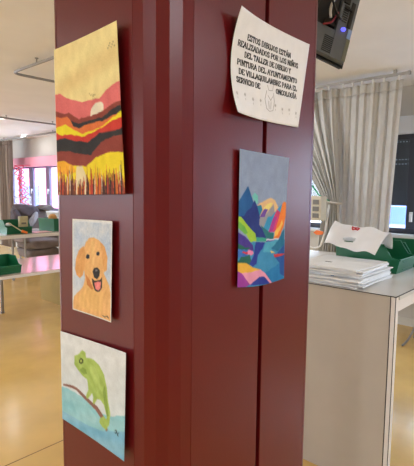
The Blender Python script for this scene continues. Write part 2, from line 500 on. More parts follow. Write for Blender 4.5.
DOG = [
    ((236, 186, 122), [(0.352, 0.234), (0.43, 0.196), (0.551, 0.181), (0.686, 0.203), (0.799, 0.273), (0.828, 0.381), (0.811, 0.529), (0.951, 0.641), (1.024, 0.852), (1.033, 1.019), (-0.024, 1.007), (0.046, 0.843), (0.277, 0.719), (0.335, 0.617), (0.294, 0.487), (0.277, 0.335)]),
    ((226, 168, 104), [(0.287, 0.278), (0.167, 0.34), (0.096, 0.435), (0.069, 0.541), (0.113, 0.608), (0.2, 0.632), (0.285, 0.59), (0.33, 0.472), (0.337, 0.332)]),
    ((226, 168, 104), [(0.698, 0.21), (0.822, 0.259), (0.895, 0.366), (0.882, 0.488), (0.822, 0.516), (0.782, 0.433), (0.738, 0.287)]),
    ((240, 196, 130), [(0.492, 0.211), (0.552, 0.196), (0.582, 0.344), (0.563, 0.47), (0.501, 0.449)]),
    ((236, 190, 120), [(0.397, 0.633), (0.802, 0.725), (0.78, 0.923), (0.223, 0.955), (0.158, 0.858)]),
    ((205, 130, 70), [(0.346, 0.573), (0.459, 0.628), (0.548, 0.709), (0.512, 0.724), (0.387, 0.684)]),
    ((60, 50, 45), [(0.507, 0.604), (0.569, 0.62), (0.704, 0.605), (0.763, 0.569), (0.768, 0.667), (0.697, 0.729), (0.586, 0.723), (0.534, 0.672)]),
    ((245, 140, 140), [(0.57, 0.645), (0.655, 0.623), (0.741, 0.622), (0.731, 0.677), (0.678, 0.716), (0.603, 0.704)]),
    ((45, 45, 50), [(0.529, 0.535), (0.564, 0.49), (0.649, 0.48), (0.712, 0.506), (0.702, 0.561), (0.642, 0.6), (0.568, 0.59)]),
    ((120, 120, 125), [(0.589, 0.506), (0.638, 0.498), (0.657, 0.514), (0.602, 0.525)]),
    ((40, 45, 60), [(0.363, 0.376), (0.406, 0.361), (0.449, 0.371), (0.444, 0.402), (0.395, 0.412), (0.358, 0.402)]),
    ((40, 45, 60), [(0.618, 0.33), (0.66, 0.316), (0.697, 0.326), (0.693, 0.354), (0.65, 0.363), (0.619, 0.353)]),
    ((90, 80, 70), [(0.781, 0.953), (0.844, 0.961), (0.905, 0.94), (0.943, 0.956), (0.931, 0.965), (0.893, 0.954), (0.844, 0.971), (0.782, 0.962)]),
]
CHAMELEON = [
    ((140, 200, 212), [(-0.05, 0.634), (-0.031, 0.634), (0.116, 0.613), (0.359, 0.623), (0.602, 0.692), (0.797, 0.656), (1.037, 0.552), (1.05, 0.552), (1.05, 1.05), (-0.05, 1.05)]),
    ((120, 180, 212), [(-0.05, 0.902), (-0.044, 0.902), (0.155, 0.899), (0.403, 0.892), (0.651, 0.856), (1.042, 0.704), (1.05, 0.704), (1.05, 1.05), (-0.05, 1.05)]),
    ((150, 205, 215), [(0.162, 0.696), (0.407, 0.675), (0.602, 0.753), (0.552, 0.833), (0.256, 0.823)]),
    ((140, 100, 90), [(0.035, 0.585), (0.215, 0.55), (0.288, 0.558), (0.418, 0.596), (0.602, 0.638), (0.69, 0.692), (0.76, 0.809), (0.73, 0.832), (0.651, 0.73), (0.568, 0.68), (0.388, 0.632), (0.263, 0.586), (0.185, 0.584), (0.034, 0.61)]),
    ((172, 198, 104), [(0.234, 0.225), (0.32, 0.173), (0.368, 0.132), (0.415, 0.142), (0.423, 0.197), (0.47, 0.185), (0.541, 0.182), (0.625, 0.216), (0.696, 0.287), (0.735, 0.395), (0.756, 0.522), (0.791, 0.628), (0.779, 0.75), (0.73, 0.817), (0.676, 0.81), (0.626, 0.781), (0.641, 0.733), (0.7, 0.694), (0.729, 0.714), (0.738, 0.675), (0.699, 0.585), (0.65, 0.555), (0.592, 0.562), (0.553, 0.624), (0.524, 0.634), (0.534, 0.563), (0.515, 0.526), (0.476, 0.576), (0.442, 0.613), (0.417, 0.602), (0.457, 0.51), (0.439, 0.412), (0.373, 0.401), (0.297, 0.36), (0.232, 0.315)]),
    ((138, 166, 76), [(0.317, 0.348), (0.383, 0.376), (0.44, 0.359), (0.422, 0.317), (0.365, 0.308)]),
    ((186, 210, 120), [(0.484, 0.237), (0.555, 0.249), (0.626, 0.337), (0.65, 0.45), (0.602, 0.495), (0.544, 0.406), (0.488, 0.329)]),
    ((138, 166, 76), [(0.707, 0.389), (0.746, 0.525), (0.768, 0.665), (0.738, 0.675), (0.698, 0.555), (0.679, 0.457)]),
    ((70, 80, 40), [(0.309, 0.247), (0.343, 0.218), (0.38, 0.224), (0.38, 0.259), (0.342, 0.283), (0.309, 0.276)]),
    ((190, 205, 110), [(0.328, 0.245), (0.352, 0.232), (0.361, 0.252), (0.332, 0.269)]),
    ((50, 60, 70), [(0.848, 0.769), (0.877, 0.745), (0.892, 0.768), (0.868, 0.794), (0.848, 0.789), (0.863, 0.784), (0.877, 0.768), (0.867, 0.762)]),
    ((50, 60, 70), [(0.887, 0.776), (0.921, 0.758), (0.917, 0.768), (0.902, 0.776), (0.912, 0.801), (0.898, 0.801)]),
]
MOUNTAINS = [
    ((118, 200, 192), [(0.254, 0.324), (0.308, 0.298), (0.377, 0.321), (0.38, 0.369), (0.328, 0.379)]),
    ((224, 184, 132), [(0.359, 0.388), (0.465, 0.365), (0.556, 0.343), (0.653, 0.332), (0.74, 0.346), (0.839, 0.419), (0.845, 0.48), (0.365, 0.482)]),
    ((235, 215, 125), [(0.484, 0.417), (0.574, 0.375), (0.687, 0.366), (0.658, 0.397), (0.518, 0.458)]),
    ((40, 130, 165), [(0.36, 0.39), (0.452, 0.389), (0.475, 0.417), (0.412, 0.481), (0.365, 0.482)]),
    ((105, 70, 160), [(0.412, 0.481), (0.506, 0.417), (0.598, 0.416), (0.52, 0.481)]),
    ((150, 150, 155), [(0.49, 0.493), (0.712, 0.373), (0.742, 0.444), (0.666, 0.493)]),
    ((58, 150, 195), [(0.645, 0.493), (0.733, 0.444), (0.902, 0.375), (0.886, 0.431), (0.784, 0.493)]),
    ((205, 60, 110), [(0.706, 0.493), (0.792, 0.417), (0.866, 0.446), (0.852, 0.492)]),
    ((238, 130, 45), [(0.839, 0.492), (0.903, 0.381), (0.94, 0.356), (0.994, 0.367), (1.016, 0.492)]),
    ((32, 92, 152), [(-0.01, 0.374), (0.035, 0.346), (0.177, 0.257), (0.265, 0.347), (0.314, 0.402), (0.351, 0.493), (-0.021, 0.493)]),
    ((36, 54, 128), [(0.088, 0.493), (0.162, 0.438), (0.253, 0.403), (0.311, 0.351), (0.369, 0.401), (0.443, 0.493)]),
    ((60, 140, 185), [(-0.072, 0.652), (1.036, 0.677), (1.083, 1.1), (-0.059, 1.011)]),
    ((36, 54, 128), [(0.004, 0.478), (0.402, 0.477), (0.449, 0.533), (0.59, 0.634), (0.396, 0.643), (0.226, 0.586)]),
    ((150, 150, 155), [(0.416, 0.533), (0.435, 0.477), (0.591, 0.476), (0.491, 0.564)]),
    ((58, 150, 195), [(0.492, 0.57), (0.601, 0.476), (0.724, 0.476), (0.657, 0.553), (0.577, 0.596)]),
    ((40, 115, 120), [(0.449, 0.536), (0.661, 0.598), (0.735, 0.605), (0.739, 0.65), (0.58, 0.641)]),
    ((170, 55, 145), [(0.62, 0.593), (0.687, 0.515), (0.724, 0.476), (0.849, 0.476), (0.778, 0.599)]),
    ((215, 60, 110), [(0.711, 0.598), (0.8, 0.476), (0.866, 0.475), (0.825, 0.567)]),
    ((238, 125, 42), [(0.739, 0.65), (0.791, 0.567), (0.849, 0.476), (0.999, 0.475), (0.964, 0.555), (0.866, 0.649)]),
    ((245, 190, 85), [(0.76, 0.592), (0.841, 0.567), (0.918, 0.502), (0.939, 0.542), (0.83, 0.62), (0.758, 0.638)]),
    ((165, 205, 60), [(-0.029, 0.478), (0.054, 0.484), (0.207, 0.55), (0.343, 0.599), (0.37, 0.651), (0.247, 0.664), (0.16, 0.609), (-0.009, 0.56)]),
    ((110, 180, 70), [(0.006, 0.513), (0.124, 0.549), (0.193, 0.597), (0.143, 0.609), (-0.009, 0.56)]),
    ((60, 160, 140), [(0.362, 0.627), (0.59, 0.634), (0.582, 0.66), (0.364, 0.658)]),
    ((225, 225, 235), [(0.574, 0.646), (0.866, 0.652), (0.867, 0.662), (0.575, 0.656)]),
    ((90, 70, 155), [(0.575, 0.656), (0.86, 0.662), (0.768, 0.681), (0.576, 0.671)]),
    ((72, 52, 145), [(-0.025, 0.589), (0.127, 0.618), (0.298, 0.686), (0.318, 0.727), (0.065, 0.713), (-0.021, 0.676)]),
    ((35, 100, 85), [(-0.021, 0.67), (0.131, 0.703), (0.232, 0.704), (0.233, 0.716), (0.065, 0.719), (-0.019, 0.729)]),
    ((60, 110, 190), [(-0.02, 0.711), (0.183, 0.726), (0.185, 0.765), (-0.017, 0.781)]),
    ((35, 100, 85), [(0.001, 0.814), (0.067, 0.772), (0.235, 0.757), (0.29, 0.829), (0.206, 0.837)]),
    ((228, 135, 175), [(0.174, 0.743), (0.216, 0.721), (0.294, 0.726), (0.315, 0.745), (0.263, 0.763), (0.201, 0.753)]),
    ((205, 55, 75), [(0.082, 0.733), (0.193, 0.734), (0.194, 0.751), (0.083, 0.743)]),
    ((38, 55, 150), [(0.357, 0.661), (0.549, 0.668), (0.502, 0.714), (0.404, 0.76), (0.382, 0.827), (0.308, 0.848), (0.232, 0.827), (0.32, 0.757), (0.333, 0.697)]),
    ((80, 165, 195), [(0.566, 0.668), (0.86, 0.66), (0.771, 0.709), (0.673, 0.751), (0.504, 0.739)]),
    ((30, 110, 145), [(0.688, 0.726), (0.835, 0.672), (0.976, 0.575), (0.99, 0.716), (0.843, 0.757)]),
    ((35, 85, 158), [(0.779, 0.801), (0.859, 0.758), (0.99, 0.716), (1.019, 0.993), (0.895, 0.944), (0.886, 0.858)]),
    ((228, 192, 85), [(0.672, 0.74), (0.782, 0.762), (0.701, 0.764)]),
    ((200, 60, 65), [(0.743, 0.771), (0.998, 0.79), (0.999, 0.8), (0.772, 0.803)]),
    ((30, 120, 178), [(0.567, 0.905), (0.886, 0.858), (0.895, 0.944), (1.003, 0.999), (0.712, 1.001)]),
    ((230, 176, 62), [(-0.005, 0.816), (0.171, 0.817), (0.309, 0.854), (0.48, 0.873), (0.243, 0.893), (0.073, 0.893), (-0.003, 0.877)]),
    ((38, 55, 150), [(0.241, 0.984), (0.432, 0.922), (0.569, 0.933), (0.729, 1.0)]),
    ((230, 152, 180), [(0.08, 0.891), (0.277, 0.887), (0.463, 0.872), (0.578, 0.912), (0.722, 0.998), (0.681, 0.999), (0.552, 0.934), (0.45, 0.931), (0.255, 0.982), (0.136, 0.923)]),
    ((158, 60, 160), [(-0.03, 0.874), (0.08, 0.891), (0.142, 0.924), (0.255, 0.982), (0.027, 1.011), (-0.044, 0.954)]),
]


def inpoly(U, V, P):
    c = np.zeros(U.shape, bool)
    n = len(P)
    for i in range(n):
        x0, y0 = P[i]; x1, y1 = P[(i+1) % n]
        if y0 == y1: continue
        k = ((V < y0) != (V < y1)) & (U < (x1-x0)*(V-y0)/(y1-y0)+x0)
        c ^= k
    return c

def smooth_noise(h, w, cells):
    g = rng.random((cells+2, cells+2))
    y = np.linspace(0, cells, h); x = np.linspace(0, cells, w)
    yi = y.astype(int); xi = x.astype(int)
    fy = (y-yi)[:, None]; fx = (x-xi)[None, :]
    return (g[yi][:, xi]*(1-fy)*(1-fx) + g[yi+1][:, xi]*fy*(1-fx) + g[yi][:, xi+1]*(1-fy)*fx + g[yi+1][:, xi+1]*fy*fx)

def paint(W, H, bg, layers, extra=None, grain=7, wash=10):
    SS = 2
    w, h = (W+1)*SS, (H+1)*SS
    U, V = np.meshgrid((np.arange(w)+.5)/w, (np.arange(h)+.5)/h)
    img = bg(U, V)
    wob = (smooth_noise(h, w, 26)-.5)*.008
    for c, P in layers:
        img[inpoly(U+wob, V+wob, P)] = c
    if extra: extra(img, U, V)
    img = img + (smooth_noise(h, w, 18)-.5)[..., None]*wash*2 + rng.normal(0, grain, (h, w))[..., None]
    img = img.reshape(H+1, SS, W+1, SS, 3).mean((1, 3))
    return np.clip(img, 0, 255)

def sheet(name, label, cat, P, img=None, W=60, H=80, group=None):
    """thin sheet of paper: P(u, v) gives the world place, v runs down"""
    if img is not None: H, W = img.shape[0]-1, img.shape[1]-1
    vs = [P(i/W, j/H) for j in range(H+1) for i in range(W+1)]
    c = Vector(P(.5, .5))
    fs = [(j*(W+1)+i, (j+1)*(W+1)+i, (j+1)*(W+1)+i+1, j*(W+1)+i+1) for j in range(H) for i in range(W)]
    me = bpy.data.meshes.new(name)
    me.from_pydata([tuple(Vector(v)-c) for v in vs], [], fs)
    me.polygons.foreach_set('use_smooth', [True]*len(fs))
    if img is not None:
        ca = me.color_attributes.new('pigment', 'FLOAT_COLOR', 'POINT')
        l = img/255.0
        l = np.where(l <= .04045, l/12.92, ((l+.055)/1.055)**2.4)
        a = np.ones((len(vs), 4)); a[:, :3] = l.reshape(-1, 3)
        ca.data.foreach_set('color', a.astype(np.float32).ravel())
        me.materials.append(M['pig'])
        me.materials.append(M['paper'])
    else:
        me.materials.append(M['paper'])
    o = bpy.data.objects.new(name, me); COL.objects.link(o); o.location = c
    m = o.modifiers.new('solid', 'SOLIDIFY'); m.thickness = .0005; m.offset = -1
    if img is not None: m.material_offset = 1
    return tag(o, label, cat, group)

def quad(Q, u, v):
    a = [Q[0][k]*(1-u)*(1-v)+Q[1][k]*u*(1-v)+Q[2][k]*u*v+Q[3][k]*(1-u)*v for k in range(2)]
    return a

def on_left_face(Q, lift):
    def P(u, v):
        y, z = quad(Q, u, v)
        return (X0-.003-lift(u, v), y, z)
    return P

BG = lambda top, bot, gam=1.0: (lambda U, V: np.array(top, float)[None, None]*(1-V[..., None]**gam)+np.array(bot, float)[None, None]*V[..., None]**gam)

def sunset_extra(img, U, V):
    r = random.Random(3)
    cols = [(70, 45, 42), (190, 60, 40), (150, 70, 50), (235, 220, 190), (225, 120, 50), (40, 36, 36), (120, 50, 40)]
    for i in range(150):
        u = i/150+r.uniform(-.01, .01); w = r.uniform(.008, .017); h = r.uniform(.08, .17)*(1.0 if r.random() < .8 else 1.2)
        base = 1.02 - r.uniform(0, .05)
        if abs(u-.40) < .07: h *= .6
        t = V-(base-h)
        m = (t > 0) & (np.abs(U-u) < w*np.clip(t/h, 0, 1)+.0012) & (V > .80)
        img[m] = r.choice(cols)
    # pencil signature and tiny birds
    for i in range(7):
        m = np.hypot((U-(.86+.015*i))*1.0, (V-(.135-.012*(i % 3)))*1.4) < .006
        img[m] = (120, 110, 90)
    for i in range(10):
        m = np.hypot(U-(.56+.09*r.random()), (V-(.36+.05*r.random()))*1.4) < .006
        img[m] = (170, 150, 100)
def sunset_bg(U, V):
    a = np.array((242, 226, 162.)); c = np.array((230, 202, 138.))
    k = (np.sin(V*26+U*4)*.5+.5)*np.clip(1-np.abs(V-.25)*3, 0, 1)
    k = np.maximum(k*.8, np.clip((V-.3)*3, 0, .6))
    return a*(1-k[..., None])+c*k[..., None]
img = paint(120, 168, sunset_bg, SUNSET, sunset_extra, 5, 8)
img[:, :1] = (235, 230, 222)
sheet('painting', 'painting of red, black and yellow hills under a sandy sky, topmost on the column', 'painting',
      on_left_face([(1.143, 1.868), (.848, 1.872), (.826, 1.488), (1.138, 1.481)], lambda u, v: .003+.010*u*u+.004*(1-v)*u), img)

def dog_bg(U, V):
    img = np.ones(U.shape+(3,))*np.array((222, 226, 232.))
    h_, w_ = U.shape
    k = smooth_noise(h_, w_, 60)*.5+smooth_noise(h_, w_, 9)*.7-.1
    k = np.clip(k, 0, 1)*np.clip(1.1-np.abs(V-.25)*1.2, .1, 1)
    k *= (np.minimum(np.minimum(U, 1-U), V) > .03)
    return img*(1-k[..., None]*.55)+np.array((120, 155, 200.))*k[..., None]*.55
def dog_extra(img, U, V):
    warm = (img[..., 0] > 195) & (img[..., 2] < 150) & (img[..., 1] > 90)
    k = (np.sin(U*60+V*35+np.sin(V*18)*2)*.5+.5)*.12
    img[warm] = img[warm]*(1-k[warm][:, None])+np.array((186, 112, 52.))*k[warm][:, None]
    edge = (np.minimum(np.minimum(U, 1-U), np.minimum(V*1.4, (1-V)*1.4)) < .022)
    img[edge] = (232, 230, 228)
img = paint(90, 130, dog_bg, DOG, dog_extra, 7, 8)
sheet('drawing', 'coloured pencil drawing of a golden dog with its tongue out', 'drawing',
      on_left_face([(1.067, 1.419), (.882, 1.423), (.888, 1.175), (1.071, 1.172)], lambda u, v: .002+.007*u*u+.002*v), img)

def cham_extra(img, U, V):
    g = (img[..., 1] > 150) & (img[..., 2] < 130) & (img[..., 0] < 195)
    k = (np.sin(U*40-V*50)*.5+.5)*.18
    img[g] = img[g]*(1-k[g][:, None])+np.array((110, 140, 50.))*k[g][:, None]
    t = (img[..., 2] > 195) & (img[..., 0] < 160)
    k = (np.sin(U*8+V*28)*.5+.5)*.3
    img[t] = img[t]*(1-k[t][:, None])+np.array((190, 220, 225.))*k[t][:, None]
img = paint(120, 110, BG((222, 226, 228), (205, 218, 224)), CHAMELEON, cham_extra, 5, 9)
sheet('drawing', 'drawing of a green chameleon on a branch over turquoise wash', 'drawing',
      on_left_face([(1.139, 1.096), (.829, 1.114), (.835, .842), (1.133, .839)], lambda u, v: .003+.009*u*u+.003*v), img)

def mt_P(u, v):
    x, z = quad([(.913, 1.604), (1.151, 1.595), (1.141, 1.239), (.913, 1.247)], u, v)
    z -= .008*math.sin(math.pi*u)*v
    return (x, Y0-.004-.006*(1-u)**2-.004*(2*v-1)**2*u, z)
img = paint(110, 165, BG((146, 160, 188), (138, 156, 184)), MOUNTAINS, None, 4, 6)
sheet('painting', 'painting of colourful mountains around a blue lake beneath a grey sky', 'painting', mt_P, img)

# ------------------------------------------------------------------ printed notice
def note_P(u, v, up=0.0):
    xr = 1.248*(1-v)+1.196*v
    x = .875*(1-u)+xr*u
    z = (1.933)*(1-v)+(1.688)*v + (.006*u*(1-v) - .002*math.sin(math.pi*u)*v)
    lift = .004+.028*(1-u)**3*(2*v-1)**2+.006*(1-v)*(1-u)+.004*u*u
    return (x, Y0-lift-up, z)
notice = sheet('notice', 'printed white paper notice with six lines of capital letters', 'notice', note_P, None, 60, 40)
GL = {
 'A': (.9, [[(0,0),(.45,1),(.9,0)], [(.17,.36),(.73,.36)]]), 'B': (.8, [[(.12,0),(.12,1),(.55,1),(.7,.87),(.7,.65),(.55,.53),(.12,.53)],[(.55,.53),(.78,.4),(.78,.13),(.6,0),(.12,0)]]),
 'C': (.82, [[(.8,.75),(.65,.97),(.35,1),(.1,.8),(.05,.5),(.1,.2),(.35,0),(.65,.03),(.82,.25)]]),
 'D': (.88, [[(.12,0),(.12,1),(.5,1),(.78,.8),(.85,.5),(.78,.2),(.5,0),(.12,0)]]),
 'E': (.78, [[(.75,.8),(.75,1),(.12,1),(.12,0),(.78,0),(.78,.22)],[(.12,.52),(.55,.52)]]),
 'G': (.88, [[(.8,.75),(.65,.97),(.35,1),(.1,.8),(.05,.5),(.1,.2),(.35,0),(.65,.03),(.8,.15),(.8,.45),(.5,.45)]]),
 'I': (.36, [[(.18,0),(.18,1)]]), 'J': (.55, [[(.4,1),(.4,.2),(.25,0),(.08,.05),(.03,.25)]]),
 'L': (.74, [[(.12,1),(.12,0),(.74,0),(.74,.25)]]), 'M': (1.0, [[(.1,0),(.1,1),(.5,.2),(.9,1),(.9,0)]]),
 'N': (.9, [[(.1,0),(.1,1),(.8,0),(.8,1)]]), 'O': (.9, [[(.45,1),(.14,.85),(.05,.5),(.14,.15),(.45,0),(.76,.15),(.85,.5),(.76,.85),(.45,1)]]),
 'P': (.78, [[(.12,0),(.12,1),(.55,1),(.74,.87),(.74,.6),(.55,.47),(.12,.47)]]),
 'Q': (.9, [[(.45,1),(.14,.85),(.05,.5),(.14,.15),(.45,0),(.76,.15),(.85,.5),(.76,.85),(.45,1)],[(.5,.25),(.85,-.15)]]),
 'R': (.86, [[(.12,0),(.12,1),(.55,1),(.72,.87),(.72,.63),(.55,.5),(.12,.5)],[(.5,.5),(.84,0)]]),
 'S': (.7, [[(.62,.8),(.5,1),(.2,1),(.07,.82),(.12,.62),(.55,.42),(.64,.2),(.5,0),(.2,0),(.06,.2)]]),
 'T': (.82, [[(.04,.78),(.04,1),(.78,1),(.78,.78)],[(.41,1),(.41,0)]]), 'U': (.88, [[(.12,1),(.12,.22),(.3,0),(.58,0),(.76,.22),(.76,1)]]),
 'V': (.88, [[(.04,1),(.44,0),(.84,1)]]), 'Y': (.86, [[(.04,1),(.43,.5),(.82,1)],[(.43,.5),(.43,0)]]),
 'Z': (.78, [[(.06,.78),(.06,1),(.72,1),(.06,0),(.74,0),(.74,.22)]]),
}
GL['Á'] = (GL['A'][0], GL['A'][1]+[[(.4,1.14),(.6,1.34)]])
GL['Í'] = (GL['I'][0], GL['I'][1]+[[(.14,1.14),(.34,1.34)]])
GL['Ñ'] = (GL['N'][0], GL['N'][1]+[[(.2,1.15),(.38,1.3),(.52,1.18),(.7,1.32)]])
def text_width(s): return sum((GL[c][0]+.2 if c in GL else .5) for c in s)
ink_v, ink_f, ink_m = [], [], []
def ink_seg(x0, z0, x1, z1, t, mi=1):
    """stroke on the notice between two places given in metres (x, z)"""
    d = Vector((x1-x0, z1-z0)); L = d.length
    if L < 1e-6: return
    n = Vector((-d.y, d.x))/L*t/2; e = d/L*t*.3
    k = len(ink_v)
    for (px, pz) in ((x0-e.x+n.x, z0-e.y+n.y), (x1+e.x+n.x, z1+e.y+n.y), (x1+e.x-n.x, z1+e.y-n.y), (x0-e.x-n.x, z0-e.y-n.y)):
        v = (1.933-pz)/.245
        xr = 1.248*(1-v)+1.196*v
        u = (px-.875)/(xr-.875)
        ink_v.append(note_P(u, v, .0004))
    ink_f.append((k, k+1, k+2, k+3)); ink_m.append(mi)
def ink_line(s, xa, xb, z, h):
    k = (xb-xa)/text_width(s); x = xa
    for c in s:
        if c not in GL: x += .5*k; continue
        wd, st = GL[c]
        for pl in st:
            for (a, c2) in zip(pl[:-1], pl[1:]):
                vert = abs(c2[1]-a[1]) > abs(c2[0]-a[0])*.8
                ink_seg(x+a[0]*k, z+a[1]*h, x+c2[0]*k, z+c2[1]*h, h*(.28 if vert else .15))
            for p in (pl[0], pl[-1]):
                if p[1] in (0, 1) and c not in 'SCGOZLE':
                    ink_seg(x+(p[0]-.16)*k, z+p[1]*h, x+(p[0]+.16)*k, z+p[1]*h, h*.12)
        x += (wd+.2)*k
LH = .0125
for s, xa, xb, z in [('ESTOS DIBUJOS ESTÁN', .932, 1.145, 1.880), ('REALIZADADOS POR LOS NIÑOS', .896, 1.186, 1.8595), ('DEL TALLER DE DIBUJO Y', .928, 1.148, 1.8385),
                     ('PINTURA DEL AYUNTAMIENTO', .9, 1.183, 1.8165), ('DE VILLAQUILAMBRE PARA EL', .907, 1.183, 1.795), ('SERVICIO DE', .897, 1.0, 1.7735), ('ONCOLOGÍA', 1.075, 1.182, 1.7735)]:
    ink_line(s, xa, xb, z-LH/2, LH)
# pale doodled figure under the text and the faint row of blots
for pts in ([(1.035,1.79),(1.05,1.8),(1.062,1.788),(1.058,1.772),(1.04,1.77),(1.033,1.782)], [(1.03,1.768),(1.022,1.745),(1.03,1.722),(1.045,1.716),(1.062,1.72),(1.068,1.745),(1.062,1.766)],
            [(1.036,1.756),(1.05,1.745),(1.06,1.757)], [(1.04,1.742),(1.043,1.722)], [(1.052,1.742),(1.05,1.722)]):
    for a, c in zip(pts[:-1], pts[1:]): ink_seg(a[0], a[1], c[0], c[1], .0018, 2)
for i in range(9):
    if i in (4,): continue
    cx, cz = .893+.036*i, 1.7385-.0015*i+.004*(i % 2)
    for k in range(6):
        a = k*math.pi/3
        ink_seg(cx, cz, cx+.004*math.cos(a), cz+.004*math.sin(a), .0016, 2)
    ink_seg(cx+.001, cz-.009, cx+.001, cz-.013, .0012, 2)
me = notice.data
co = Vector(notice.location)
base = [v.co.copy() for v in me.vertices]
basef = [tuple(p.vertices) for p in me.polygons]
nb = len(base)
me2 = bpy.data.meshes.new('notice')
me2.from_pydata([tuple(v) for v in base]+[tuple(Vector(v)-co) for v in ink_v], [], basef+[tuple(i+nb for i in f) for f in ink_f])
for m in (M['paper'], M['ink'], M['pencil']): me2.materials.append(m)
me2.polygons.foreach_set('material_index', [0]*len(basef)+ink_m)
me2.polygons.foreach_set('use_smooth', [True]*len(basef)+[False]*len(ink_f))
notice.data = me2
notice.modifiers['solid'].thickness = .0002

# ================================================================== TELEVISION
p0 = Vector((1.891, .905, 2.044))
bv = Vector((.142, -.005, .333)).normalized()
av = Vector((-.0969, .0694, .0457)); av = (av-bv*av.dot(bv)).normalized()
nv = av.cross(bv).normalized()
if nv.dot(-p0+Vector((0, 0, 1.5))) < 0: nv = -nv        # nv points to the viewer's side: the back of the set
TM = Matrix(((av.x, bv.x, nv.x, p0.x), (av.y, bv.y, nv.y, p0.y), (av.z, bv.z, nv.z, p0.z), (0, 0, 0, 1)))
tv = thing('television', 'charcoal television seen from behind, hung near the ceiling beside the column', 'television', tuple(p0))
def tvpart(name, boxes, m, bevel=.003):
    b = MB()
    for (a, c) in boxes: b.box(a, c, mx=TM)
    return under(b.build(name, m, bevel=bevel), tv)
tvpart('screen_panel', [((0, 0, -.045), (.52, .37, -.03))], M['screen'])
tvpart('bezel', [((-.004, -.004, -.03), (.524, .374, -.024))], M['tvdark'], .001)
tvpart('back_cover', [((.006, .006, -.024), (.085, .364, 0)), ((.085, .006, -.024), (.514, .135, 0)), ((.085, .135, -.024), (.514, .364, -.018)), ((.3, .135, -.018), (.514, .364, 0))], M['tvcase'])
tvpart('port_bay', [((.086, .136, -.0179), (.299, .362, -.0165)), ((.09, .15, -.0165), (.14, .17, -.004)), ((.09, .2, -.0165), (.12, .24, -.006))], M['tvdark'], 0)
g = [((.082, .018+.009*i, 0), (.128, .022+.009*i, .0015)) for i in range(9)]
tvpart('vent_grille', g, M['tvdark'], 0)
tvpart('vent_grille', [((.045, .19+.011*i, 0), (.072, .195+.011*i, .0015)) for i in range(8)], M['tvdark'], 0)
tvpart('port_panel', [((.02, .17, 0), (.04, .3, .003)), ((.03, .25, .003), (.07, .262, .008)), ((.05, .28, 0), (.08, .33, .006))], M['tvdark'], .001)
tvpart('side_strip', [((.006, .012, 0), (.024, .12, .002))], M['tvolive'], .001)
tag(tvpart('sticker', [((.008, .122, 0), (.026, .168, .002))], M['tvlabel'], 0), 'pale blue sticker')
b = MB(); c = TM @ Vector((.052, .152, .004))
b.lathe([(.001, -.008), (.008, -.006), (.011, 0), (.008, .006), (.001, .008)], tuple(c), 12)
tag(under(b.build('indicator_light', M['led'], smooth=True), tv), 'glowing blue light')
tvpart('mount_arm', [((.2, .17, -.018), (.3, .3, .03))], M['tvdark'])
def cable(name, loc_pts, r, m, label):
    b = MB()
    P = [TM @ Vector(p) for p in loc_pts]
    out = []
    for i in range(len(P)-1):
        a0, a1, a2, a3 = P[max(i-1, 0)], P[i], P[i+1], P[min(i+2, len(P)-1)]
        for k in range(6):
            t = k/6
            out.append(.5*((2*a1)+(a2-a0)*t+(2*a0-5*a1+4*a2-a3)*t*t+(3*a1-a0-3*a2+a3)*t*t*t))
    out.append(P[-1])
    b.tube(out, r, 8)
    return tag(under(b.build(name, m, smooth=True), tv), label)
cable('cable', [(.07, .2, .005), (.09, .17, .03), (.12, .19, .035), (.16, .26, .02), (.25, .3, .0)], .005, M['tvdark'], 'black cable')
cable('cable', [(.088, .23, -.01), (.105, .19, .014), (.118, .15, .012), (.15, .13, .006)], .004, M['redcable'], 'dark red cable')
cable('cable', [(.11, .33, .0), (.135, .26, .02), (.14, .2, .02), (.125, .17, .012)], .006, M['whitecable'], 'white looping cable')
b = MB(); q = TM @ Vector((.25, .23, .0)); b.tube([tuple(q), (1.5, 1.15, 2.3), (1.31, 1.05, 2.3)], .02, 10)
under(b.build('mount_arm', M['tvdark'], smooth=True), tv)

# ================================================================== CEILING TRACKS AND LIGHTS
def rounded(pts, r, n=6):
    pts = [Vector(p) for p in pts]; out = [pts[0]]
    for i in range(1, len(pts)-1):
        a = (pts[i-1]-pts[i]).normalized(); c = (pts[i+1]-pts[i]).normalized()
        A, C = pts[i]+a*r, pts[i]+c*r
        for k in range(n+1):
            t = k/n; out.append(A*(1-t)**2+pts[i]*2*t*(1-t)+C*t*t)
    out.append(pts[-1]); return out
def track(name, pts, label, hang, w=.013):
    t = thing(name, label, 'curtain rail', pts[0])
    b = MB(); b.tube(rounded(pts, .12) if len(pts) > 2 else pts, w, 8)
    under(b.build('rail', M['track'], smooth=True), t)
    for h in hang:
        b = MB(); b.tube([(h[0], h[1], pts[0][2]), (h[0], h[1], ZC-.004)], .006, 8); b.lathe([(.016, 0), (.016, .006)], (h[0], h[1], ZC-.007), 14)
        under(b.build('hanger', M['track']), t)
    return t
track('curtain_rail', [(2.05, 1.6, 2.6), (2.05, 4.4, 2.6), (4.4, 4.4, 2.6)], 'bare grey ceiling rail bending through a right angle, nearest on the left', [(2.05, 2.8), (2.8, 4.4), (2.05, 3.9), (3.9, 4.4)])
track('curtain_rail', [(1.0, 7.3, 2.6), (4.66, 7.3, 2.6)], 'straight bare ceiling rail running away to the right above the far table', [(3.3, 7.3), (4.1, 7.3), (2.4, 7.3)], .014)
track('curtain_rail', [(4.72, 7.9, 2.6), (4.72, 11.6, 2.6)], 'far ceiling rail that carries the grey brown curtain by the window', [(4.72, 8.4), (4.72, 10.6)], .02)

